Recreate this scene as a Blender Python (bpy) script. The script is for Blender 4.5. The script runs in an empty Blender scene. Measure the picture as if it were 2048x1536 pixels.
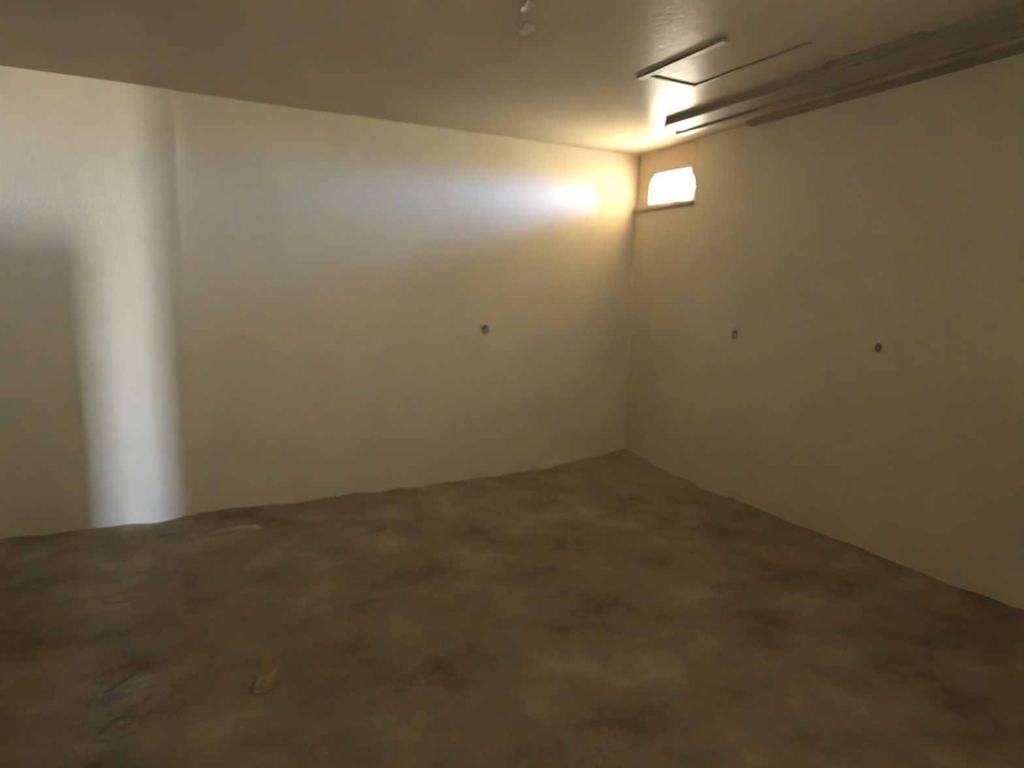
import bpy, bmesh, math, random
from mathutils import Vector, Matrix, noise
random.seed(7)
S = bpy.context.scene
C = S.collection

# ------------------------------------------------------------------ camera
cd = bpy.data.cameras.new('camera'); cam = bpy.data.objects.new('camera', cd); C.objects.link(cam)
YAW, PITCH, ROLL = 1.0909, -0.14222, 0.01737
CAM = Vector((-3.260, -4.217, 1.381))
fw = Vector((math.cos(PITCH)*math.cos(YAW), math.cos(PITCH)*math.sin(YAW), math.sin(PITCH)))
rt = fw.cross(Vector((0, 0, 1))).normalized(); up = rt.cross(fw)
r2 = rt*math.cos(ROLL) + up*math.sin(ROLL); u2 = up*math.cos(ROLL) - rt*math.sin(ROLL)
cam.matrix_world = Matrix(((r2.x, u2.x, -fw.x, CAM.x), (r2.y, u2.y, -fw.y, CAM.y), (r2.z, u2.z, -fw.z, CAM.z), (0, 0, 0, 1)))
cd.sensor_width = 36; cd.lens = 1300/2048*36; cd.clip_start = 0.02
cd.dof.use_dof = True; cd.dof.focus_distance = 2.6; cd.dof.aperture_fstop = 0.85
S.camera = cam

# ------------------------------------------------------------------ world: pale blue sky above, sunlit desert ground below the horizon
W = bpy.data.worlds.new('daylight'); S.world = W; W.use_nodes = True
nt = W.node_tree; nt.nodes.clear()
out = nt.nodes.new('ShaderNodeOutputWorld'); bg = nt.nodes.new('ShaderNodeBackground')
tc = nt.nodes.new('ShaderNodeTexCoord'); sx = nt.nodes.new('ShaderNodeSeparateXYZ')
mr = nt.nodes.new('ShaderNodeMapRange'); mr.inputs[1].default_value = -1; mr.inputs[2].default_value = 1
cr = nt.nodes.new('ShaderNodeValToRGB')
el = cr.color_ramp.elements
el[0].position = 0.0; el[0].color = (0.26, 0.23, 0.165, 1)
el[1].position = 1.0; el[1].color = (0.58, 0.90, 1.60, 1)
for p, c in ((0.485, (0.31, 0.285, 0.215, 1)), (0.52, (0.49, 0.77, 1.42, 1)), (0.62, (0.51, 0.80, 1.46, 1))):
    e = el.new(p); e.color = c
nt.links.new(tc.outputs['Generated'], sx.inputs[0]); nt.links.new(sx.outputs[2], mr.inputs[0])
nt.links.new(mr.outputs[0], cr.inputs[0]); nt.links.new(cr.outputs[0], bg.inputs[0]); nt.links.new(bg.outputs[0], out.inputs[0])
bg.inputs[1].default_value = 220.0

# low hazy sun shining through the doorway behind the camera
sd = bpy.data.lights.new('sun', 'SUN'); sun = bpy.data.objects.new('sun', sd); C.objects.link(sun)
sd.energy = 0.71; sd.angle = math.radians(4.2); sd.color = (0.98, 0.98, 1.05)
sun.location = (-3.4, -9, 4); sun.rotation_euler = (math.radians(89.4), 0, math.radians(0))

def portal(name, loc, rot, w, h):
    l = bpy.data.lights.new(name, 'AREA'); o = bpy.data.objects.new(name, l); C.objects.link(o)
    l.shape = 'RECTANGLE'; l.size = w; l.size_y = h; l.cycles.is_portal = True
    o.location = loc; o.rotation_euler = rot
H_TOP = 2.64
portal('window_portal', (1.08, 0.2, 2.06), (0, math.pi/2, 0), 0.9, 1.85)
portal('door_portal', (-3.84, -25.05, 1.22), (math.pi/2, 0, 0), 0.9, 2.5)
portal('fill_skylight_portal', (-1.95, -6.97, H_TOP), (0, 0, 0), 2.0, 0.9)  # samples the skylight added over the unseen fill room

S.view_settings.view_transform = 'Standard'; S.view_settings.look = 'None'
S.view_settings.gamma = 1.0; S.view_settings.use_curve_mapping = False
S.view_settings.exposure = 1.1
S.cycles.use_denoising = True
S.cycles.max_bounces = 10; S.cycles.diffuse_bounces = 8; S.cycles.adaptive_threshold = 0.02; S.cycles.glossy_bounces = 4

# ------------------------------------------------------------------ materials
def surf(name, cols, scale, rough, bump=0.2, bscale=60.0, bdist=0.01, spec=0.3, big=None, stretch=(1, 1, 1), detail=6, rvar=0.0):
    m = bpy.data.materials.new(name); m.use_nodes = True
    n = m.node_tree; b = n.nodes['Principled BSDF']
    t = n.nodes.new('ShaderNodeTexCoord'); mp = n.nodes.new('ShaderNodeMapping'); mp.inputs['Scale'].default_value = stretch
    n.links.new(t.outputs['Object'], mp.inputs[0])
    a = n.nodes.new('ShaderNodeTexNoise'); a.inputs['Scale'].default_value = scale; a.inputs['Detail'].default_value = detail; a.inputs['Roughness'].default_value = 0.6
    n.links.new(mp.outputs[0], a.inputs[0])
    r = n.nodes.new('ShaderNodeValToRGB'); e = r.color_ramp.elements
    lo, hi = 0.32, 0.68
    e[0].position = lo; e[0].color = (*cols[0], 1); e[1].position = hi; e[1].color = (*cols[-1], 1)
    for k in range(1, len(cols)-1):
        x = e.new(lo + (hi-lo)*k/(len(cols)-1)); x.color = (*cols[k], 1)
    n.links.new(a.outputs[0], r.inputs[0])
    n.links.new(r.outputs[0], b.inputs['Base Color'])
    b.inputs['Roughness'].default_value = rough
    b.inputs['Specular IOR Level'].default_value = spec
    if rvar:
        q = n.nodes.new('ShaderNodeMapRange'); q.inputs[3].default_value = rough-rvar; q.inputs[4].default_value = rough+rvar
        n.links.new(a.outputs[0], q.inputs[0]); n.links.new(q.outputs[0], b.inputs['Roughness'])
    c = n.nodes.new('ShaderNodeTexNoise'); c.inputs['Scale'].default_value = bscale; c.inputs['Detail'].default_value = 5
    n.links.new(mp.outputs[0], c.inputs[0])
    bp = n.nodes.new('ShaderNodeBump'); bp.inputs['Strength'].default_value = bump; bp.inputs['Distance'].default_value = bdist
    n.links.new(c.outputs[0], bp.inputs['Height'])
    last = bp
    if big:
        d = n.nodes.new('ShaderNodeTexNoise'); d.inputs['Scale'].default_value = big[0]; d.inputs['Detail'].default_value = 2
        n.links.new(mp.outputs[0], d.inputs[0])
        b2 = n.nodes.new('ShaderNodeBump'); b2.inputs['Strength'].default_value = big[1]; b2.inputs['Distance'].default_value = big[2]
        n.links.new(d.outputs[0], b2.inputs['Height']); n.links.new(bp.outputs[0], b2.inputs['Normal']); last = b2
    n.links.new(last.outputs[0], b.inputs['Normal'])
    return m
M_wall = surf('cream_wall', [(0.69, 0.61, 0.455), (0.74, 0.66, 0.50), (0.77, 0.69, 0.53)], 1.6, 0.9, 0.25, 70, 0.006, 0.12, (5, 0.25, 0.02))
M_ceil = surf('glossy_ceiling', [(0.485, 0.412, 0.30), (0.545, 0.465, 0.342)], 1.2, 0.34, 0.3, 22, 0.006, 0.009, (7, 0.22, 0.012), (1, 1, 1), 4, 0.05)
M_floor = surf('dirt', [(0.175, 0.135, 0.09), (0.25, 0.20, 0.135), (0.295, 0.24, 0.168), (0.38, 0.315, 0.225)], 2.7, 0.95, 0.5, 45, 0.015, 0.1, (9, 0.22, 0.03), (1, 1, 1), 9)
M_panel = surf('tan_board', [(0.66, 0.54, 0.37), (0.71, 0.59, 0.42)], 5, 0.7, 0.15, 90, 0.004, 0.2)
M_sill = surf('dusty_sill', [(0.40, 0.33, 0.24), (0.46, 0.39, 0.28)], 6, 0.8, 0.2, 80, 0.004, 0.2)
M_batt = surf('painted_batten', [(0.25, 0.20, 0.135), (0.32, 0.26, 0.18)], 3, 0.55, 0.15, 40, 0.004, 0.4, None, (3, 0.4, 3))
M_fill = surf('fill_bounce', [(0.83, 0.685, 0.43), (0.88, 0.735, 0.47)], 3, 0.9, 0.3, 40, 0.01, 0.1)  # bright warm reflector colour for the added fill room
M_brown = surf('bounce_cut_brown', [(0.19, 0.145, 0.095), (0.24, 0.185, 0.12)], 2, 0.95, 0.3, 40, 0.01, 0.1)  # kept dark on unseen walls to cut bounce near the camera
M_hole = surf('rusty_plug', [(0.36, 0.30, 0.20), (0.43, 0.36, 0.25)], 30, 0.9, 0.3, 200, 0.003, 0.1)
M_chip = surf('plaster_chip', [(0.36, 0.295, 0.21), (0.42, 0.35, 0.255)], 20, 0.85, 0.3, 120, 0.004, 0.2)
M_flake = surf('pale_paint_flake', [(0.56, 0.50, 0.41), (0.62, 0.56, 0.46)], 15, 0.3, 0.1, 100, 0.002, 0.5)

def dust_drift(m, col):
    """paler dust drifted into the far corner, with a ragged edge"""
    n = m.node_tree; b = n.nodes['Principled BSDF']; src = b.inputs['Base Color'].links[0].from_socket
    t = n.nodes.new('ShaderNodeTexCoord'); mp = n.nodes.new('ShaderNodeMapping'); mp.inputs['Scale'].default_value = (1.0, 0.75, 0)
    ln = n.nodes.new('ShaderNodeVectorMath'); ln.operation = 'LENGTH'
    nz = n.nodes.new('ShaderNodeTexNoise'); nz.inputs['Scale'].default_value = 3.5; nz.inputs['Detail'].default_value = 5
    ad = n.nodes.new('ShaderNodeMath'); ad.operation = 'ADD'
    mr = n.nodes.new('ShaderNodeMapRange'); mr.inputs[1].default_value = 0.95; mr.inputs[2].default_value = 1.35; mr.inputs[3].default_value = 0.75; mr.inputs[4].default_value = 0.0
    mx = n.nodes.new('ShaderNodeMix'); mx.data_type = 'RGBA'
    n.links.new(t.outputs['Object'], mp.inputs[0]); n.links.new(mp.outputs[0], ln.inputs[0])
    n.links.new(t.outputs['Object'], nz.inputs[0])
    n.links.new(ln.outputs['Value'], ad.inputs[0]); n.links.new(nz.outputs[0], ad.inputs[1]); n.links.new(ad.outputs[0], mr.inputs[0])
    n.links.new(mr.outputs[0], mx.inputs[0]); n.links.new(src, mx.inputs[6]); mx.inputs[7].default_value = (*col, 1)
    n.links.new(mx.outputs[2], b.inputs['Base Color'])
dust_drift(M_floor, (0.38, 0.31, 0.20))

# ------------------------------------------------------------------ helpers
def link(name, bm, mat, parent=None, kind=None, label=None, cat=None, group=None, smooth=False):
    bmesh.ops.recalc_face_normals(bm, faces=bm.faces)
    me = bpy.data.meshes.new(name); bm.to_mesh(me); bm.free()
    me.materials.append(mat)
    if smooth:
        for p in me.polygons: p.use_smooth = True
    o = bpy.data.objects.new(name, me); C.objects.link(o)
    if parent: o.parent = parent
    for k, v in (('kind', kind), ('label', label), ('category', cat), ('group', group)):
        if v: o[k] = v
    return o
def box(x0, x1, y0, y1, z0, z1, bev=0.0):
    bm = bmesh.new(); bmesh.ops.create_cube(bm, size=1)
    for v in bm.verts:
        v.co = Vector(((x0+x1)/2+v.co.x*(x1-x0), (y0+y1)/2+v.co.y*(y1-y0), (z0+z1)/2+v.co.z*(z1-z0)))
    if bev: bmesh.ops.bevel(bm, geom=bm.edges[:], offset=bev, segments=2, affect='EDGES')
    return bm
def slab(outer, holes, f_front, f_back):
    """flat slab with holes: outline and holes in 2D, mapped to its front and back faces"""
    bm = bmesh.new()
    def layer(f, k):
        es = []; loops = []
        for lp in [outer] + holes:
            vs = [bm.verts.new(f(p if not isinstance(p, tuple) or len(p) == 2 else (p[2*k], p[2*k+1]))) for p in lp]
            loops.append(vs)
            for i in range(len(vs)): es.append(bm.edges.new((vs[i], vs[(i+1) % len(vs)])))
        bmesh.ops.triangle_fill(bm, use_beauty=True, use_dissolve=False, edges=es)
        return loops
    A = layer(f_front, 0); B = layer(f_back, 1)
    for a, b in zip(A, B):
        for i in range(len(a)):
            j = (i+1) % len(a); bm.faces.new((a[i], a[j], b[j], b[i]))
    return bm
def circle(cx, cy, r, n=20, wob=0.12):
    return [(cx + r*(1+wob*noise.noise(Vector((cx*7+math.cos(t)*1.3, cy*5+math.sin(t)*1.3, 1))))*math.cos(t),
             cy + r*1.15*(1+wob*noise.noise(Vector((cx*7+math.cos(t)*1.3, cy*5+math.sin(t)*1.3, 4))))*math.sin(t))
            for t in [2*math.pi*k/n for k in range(n)]]
H = 2.44

# ------------------------------------------------------------------ setting
def ground_z(x, y):
    z = 0.016*noise.fractal(Vector((x*1.4, y*1.4, 3)), 1.0, 2.0, 4) + 0.012*noise.noise(Vector((x*6, y*6, 8)))
    dl, dr = -y, -x
    z += 0.025*math.exp(-max(dl, 0)/0.12)*(0.6+0.25*noise.noise(Vector((x*2.5, 0, 5))))
    z += 0.035*math.exp(-max(dr, 0)/0.18)*(0.7+0.3*noise.noise(Vector((0, y*2.5, 6))))
    z += 0.07*math.exp(-(dl*dl+dr*dr)/0.35)
    z += 0.03*math.exp(-(((x+3.05)/0.2)**2+((y+0.45)/0.05)**2))
    return z
bm = bmesh.new(); NX, NY = 190, 165
X0, X1, Y0, Y1 = -5.35, 0.08, -4.7, 0.08
vs = [[bm.verts.new((x, y, ground_z(x, y))) for x in [X0+(X1-X0)*i/NX for i in range(NX+1)]] for y in [Y0+(Y1-Y0)*j/NY for j in range(NY+1)]]
for j in range(NY):
    for i in range(NX): bm.faces.new((vs[j][i], vs[j][i+1], vs[j+1][i+1], vs[j+1][i]))
floor = link('floor', bm, M_floor, kind='structure', smooth=True, label='uneven brown dirt floor with pale dusty patches')

ceiling = link('ceiling', slab([(-5.45, -4.95), (-3.0, -4.95), (-3.0, -7.6), (0.2, -7.6), (0.2, -4.95), (1.15, -4.95), (1.15, 0.3), (-5.45, 0.3)], [[(-2.9, -7.38), (-1.0, -7.38), (-1.0, -6.56), (-2.9, -6.56)]],  # outline also holds an added eave, fill-room roof and skylight shaping the light
               lambda p: (p[0], p[1], H), lambda p: (p[0], p[1], H+0.18)), M_ceil, kind='structure', label='glossy tan painted ceiling')

TIE_L = [(-1.29, 1.10, 0.03)]
TIE_R = [(-1.10, 1.12, 0.028), (-2.09, 1.12, 0.02)]
# left wall in two thicknesses: the near stretch stands a little proud
XE = -3.20
wl = link('wall_left', slab([(XE, -0.05), (0.06, -0.05), (0.06, H), (XE, H)], [circle(x, z, r) for x, z, r in TIE_L],
          lambda p: (p[0], 0.0, p[1]), lambda p: (p[0], 0.25, p[1])), M_wall, kind='structure', label='long cream wall on the left with a fan of daylight')
b = box(-5.35, XE, -0.025, 0.25, -0.05, H)
link('pilaster', b, M_wall, wl)
# right wall: lower stretch and stretch beside the niche, one outline
NY0, NZ0 = -0.665, 2.022
wr = link('wall_right', slab([(-4.75, -0.05), (0.0, -0.05), (0.0, NZ0), (NY0, NZ0), (NY0-0.004, 2.2), (NY0, H), (-4.75, H)],
          [circle(y, z, r) for y, z, r in TIE_R],
          lambda p: (0.0, p[0], p[1]), lambda p: (0.2, p[0], p[1])), M_wall, kind='structure', label='cream end wall with a small opening high in the corner')
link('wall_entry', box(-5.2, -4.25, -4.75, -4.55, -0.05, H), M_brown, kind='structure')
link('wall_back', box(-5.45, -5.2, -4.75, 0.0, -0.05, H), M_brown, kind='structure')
# front wall behind the camera: opening added for fill light from an invented skylit room
link('wall_front', slab([(-3.42, -0.05), (0.0, -0.05), (0.0, H), (-3.42, H)], [[(-2.95, 1.2), (-1.6, 1.2), (-1.6, 1.95), (-2.95, 1.95)]],
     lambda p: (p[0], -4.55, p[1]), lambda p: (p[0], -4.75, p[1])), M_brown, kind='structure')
link('wall_fill_end', box(-3.0, 0.2, -7.6, -7.4, -0.05, H), M_fill, kind='structure')  # unseen fill room, added only to bounce soft light in
link('wall_fill_baffle', box(-3.0, -0.9, -6.5, -6.4, 1.9, H), M_fill, kind='structure')  # added baffle keeping direct skylight out of the main room
link('wall_fill_side', box(-0.9, 0.2, -7.4, -4.75, -0.05, H), M_fill, kind='structure')
link('floor_fill', box(-3.0, 0.2, -7.6, -4.7, -0.15, 0.0), M_fill, kind='structure')
link('wall_entry', box(-5.2, -4.25, -4.75, -4.55, -0.05, H), M_brown, kind='structure')
# unseen tunnel added behind the camera to narrow the daylight
link('wall_light_tunnel', box(-3.42, -3.0, -25.0, -4.75, -0.05, H), M_wall, kind='structure')
link('wall_light_tunnel_far', box(-4.85, -4.25, -25.0, -4.75, -0.05, H), M_wall, kind='structure')
link('ceiling_light_tunnel', box(-4.85, -3.0, -25.0, -4.75, H, H+0.18), M_ceil, kind='structure')
link('floor_light_tunnel', box(-4.85, -3.0, -25.0, -4.69, -0.15, 0.0), M_floor, kind='structure')
link('shadow_blocker', box(-4.25, -3.68, -5.2, -5.05, -0.05, 1.70), M_wall, kind='structure')  # added unseen block, shades the lower left like a person behind the camera
link('beam_blocker', box(0.2, 1.05, -1.3, -0.63, -0.05, H), M_wall, wr)  # added outside, out of view, to weaken the beam near the corner
# tie holes: shallow dark cups sunk into the walls
def cup(poly, f, parent):
    bm = bmesh.new(); cx = sum(p[0] for p in poly)/len(poly); cy = sum(p[1] for p in poly)/len(poly)
    rings = []
    for s, d in ((1.0, 0.0), (0.8, 0.005), (0.5, 0.016), (0.0, 0.020)):
        if s == 0: rings.append([bm.verts.new(f((cx, cy), d))]); continue
        rings.append([bm.verts.new(f((cx+(p[0]-cx)*s, cy+(p[1]-cy)*s), d)) for p in poly])
    n = len(poly)
    for a, b_ in zip(rings, rings[1:]):
        for i in range(n):
            j = (i+1) % n
            if len(b_) == 1: bm.faces.new((a[i], a[j], b_[0]))
            else: bm.faces.new((a[i], a[j], b_[j], b_[i]))
    link('tie_hole', bm, M_hole, parent, smooth=True)
for x, z, r in TIE_L: cup(circle(x, z, r), lambda p, d: (p[0], d, p[1]), wl)
for y, z, r in TIE_R: cup(circle(y, z, r), lambda p, d: (d, p[0], p[1]), wr)

# window: a tan board set back in the wall with an irregular opening broken through it
XI, XO = 0.015, 0.045
# (y, z) on the inner face, (y, z) on the outer face
hole = [(-0.144, 2.061, -0.107, 2.068), (-0.157, 2.204, -0.12, 2.212), (-0.211, 2.262, -0.174, 2.271), (-0.395, 2.261, -0.36, 2.269), (-0.582, 2.257, -0.549, 2.265),
        (-0.600, 2.215, -0.552, 2.23), (-0.627, 2.196, -0.554, 2.199), (-0.647, 2.126, -0.554, 2.13), (-0.615, 2.035, -0.504, 2.057), (-0.464, 2.050, -0.43, 2.061), (-0.328, 2.054, -0.293, 2.062)]
w1 = link('window_1', slab([(NY0-0.01, NZ0-0.02), (0.0, NZ0-0.02), (0.0, H), (NY0-0.01, H)], [hole],
          lambda p: (XI, p[0], p[1]), lambda p: (XO, p[0], p[1])), M_panel, kind='structure', label='small irregular bright opening broken through tan board')
link('window_sill', box(-0.026, 0.03, -0.66, 0.0, NZ0-0.02, NZ0+0.004, 0.005), M_sill, w1)

# ------------------------------------------------------------------ ceiling battens
def batten(x0, x1, y0, y1, drop, parent, name):
    return link(name, box(x0, x1, y0, y1, H-drop, H, 0.004), M_batt, parent)
def empty(name, loc, label, cat, group=None):
    o = bpy.data.objects.new(name, None); C.objects.link(o); o.location = (0, 0, 0); o.empty_display_size = 0.1
    o['label'] = label; o['category'] = cat
    if group: o['group'] = group
    return o
hf = empty('hatch_frame', None, 'thin wooden frame strips on ceiling beside the bright reflection', 'ceiling frame')
batten(-1.17, -1.13, -2.05, -1.47, 0.011, hf, 'side_strip')
batten(-0.835, -0.81, -2.2, -1.50, 0.006, hf, 'side_strip')
batten(-1.13, -0.835, -1.525, -1.505, 0.006, hf, 'cross_strip')
rail = empty('ceiling_rail', None, 'run of dark boarding fixed along ceiling above the right wall', 'ceiling rail')
batten(-0.50, -0.44, -4.5, -0.90, 0.034, rail, 'edge_board')
batten(-0.29, -0.23, -4.5, -0.76, 0.034, rail, 'edge_board')
batten(-0.44, -0.29, -4.5, -0.82, 0.020, rail, 'centre_board')
batten(-0.07, 0.0, -4.5, -1.15, 0.024, rail, 'wall_board')
batten(-0.545, -0.50, -2.5, -2.05, 0.030, rail, 'short_block')

# ------------------------------------------------------------------ paint flakes hanging from the ceiling
def flake(cx, cy, w, l, ang, drop):
    bm = bmesh.new(); n, k = 8, 5; g = []
    for i in range(n+1):
        row = []
        for j in range(k+1):
            u = i/n-0.5; v = j/k-0.5
            px = u*l*(1-0.35*abs(v)*2); py = v*w*(1-0.5*(2*u)**4)
            z = H - 0.003 - drop*max(0, v+0.25)**1.6*2 - 0.003*noise.noise(Vector((u*5, v*5, cx)))
            c, s = math.cos(ang), math.sin(ang)
            row.append(bm.verts.new((cx+c*px-s*py, cy+s*px+c*py, z)))
        g.append(row)
    for i in range(n):
        for j in range(k): bm.faces.new((g[i][j], g[i+1][j], g[i+1][j+1], g[i][j+1]))
    bmesh.ops.solidify(bm, geom=bm.faces[:], thickness=0.002)
    link('paint_flake', bm, M_flake, ceiling, smooth=True)
flake(-2.03, -1.93, 0.055, 0.10, math.radians(62), 0.015)
flake(-1.93, -1.74, 0.06, 0.11, math.radians(58), 0.015)

# ------------------------------------------------------------------ plaster chips on the dirt
def chip(cx, cy, poly, h, label):
    bm = bmesh.new(); z0 = ground_z(cx, cy)
    lo = [bm.verts.new((cx+x, cy+y, z0-0.012)) for x, y in poly]
    hi = [bm.verts.new((cx+x*0.82, cy+y*0.82, z0+h*(0.6+0.5*noise.noise(Vector((x*20, y*20, cx)))))) for x, y in poly]
    top = bm.verts.new((cx, cy, z0+h*1.1)); n = len(poly)
    for i in range(n):
        j = (i+1) % n; bm.faces.new((lo[i], lo[j], hi[j], hi[i])); bm.faces.new((hi[i], hi[j], top))
    bm.faces.new(lo[::-1])
    bmesh.ops.bevel(bm, geom=bm.edges[:], offset=0.003, segments=1, affect='EDGES')
    link('plaster_chip', bm, M_chip, label=label, cat='plaster chip', group='plaster chips on the dirt floor')
chip(-3.04, -1.96, [(-0.05, -0.035), (0.0, -0.05), (0.035, -0.01), (0.055, 0.075), (0.02, 0.05), (-0.03, 0.03)], 0.03, 'pale pointed plaster chip lying on the open dirt floor')
chip(-3.02, -0.44, [(-0.14, -0.015), (-0.02, -0.03), (0.12, -0.005), (0.15, 0.03), (0.02, 0.02), (-0.10, 0.02)], 0.02, 'long pale plaster sliver on the dirt close to the left wall')
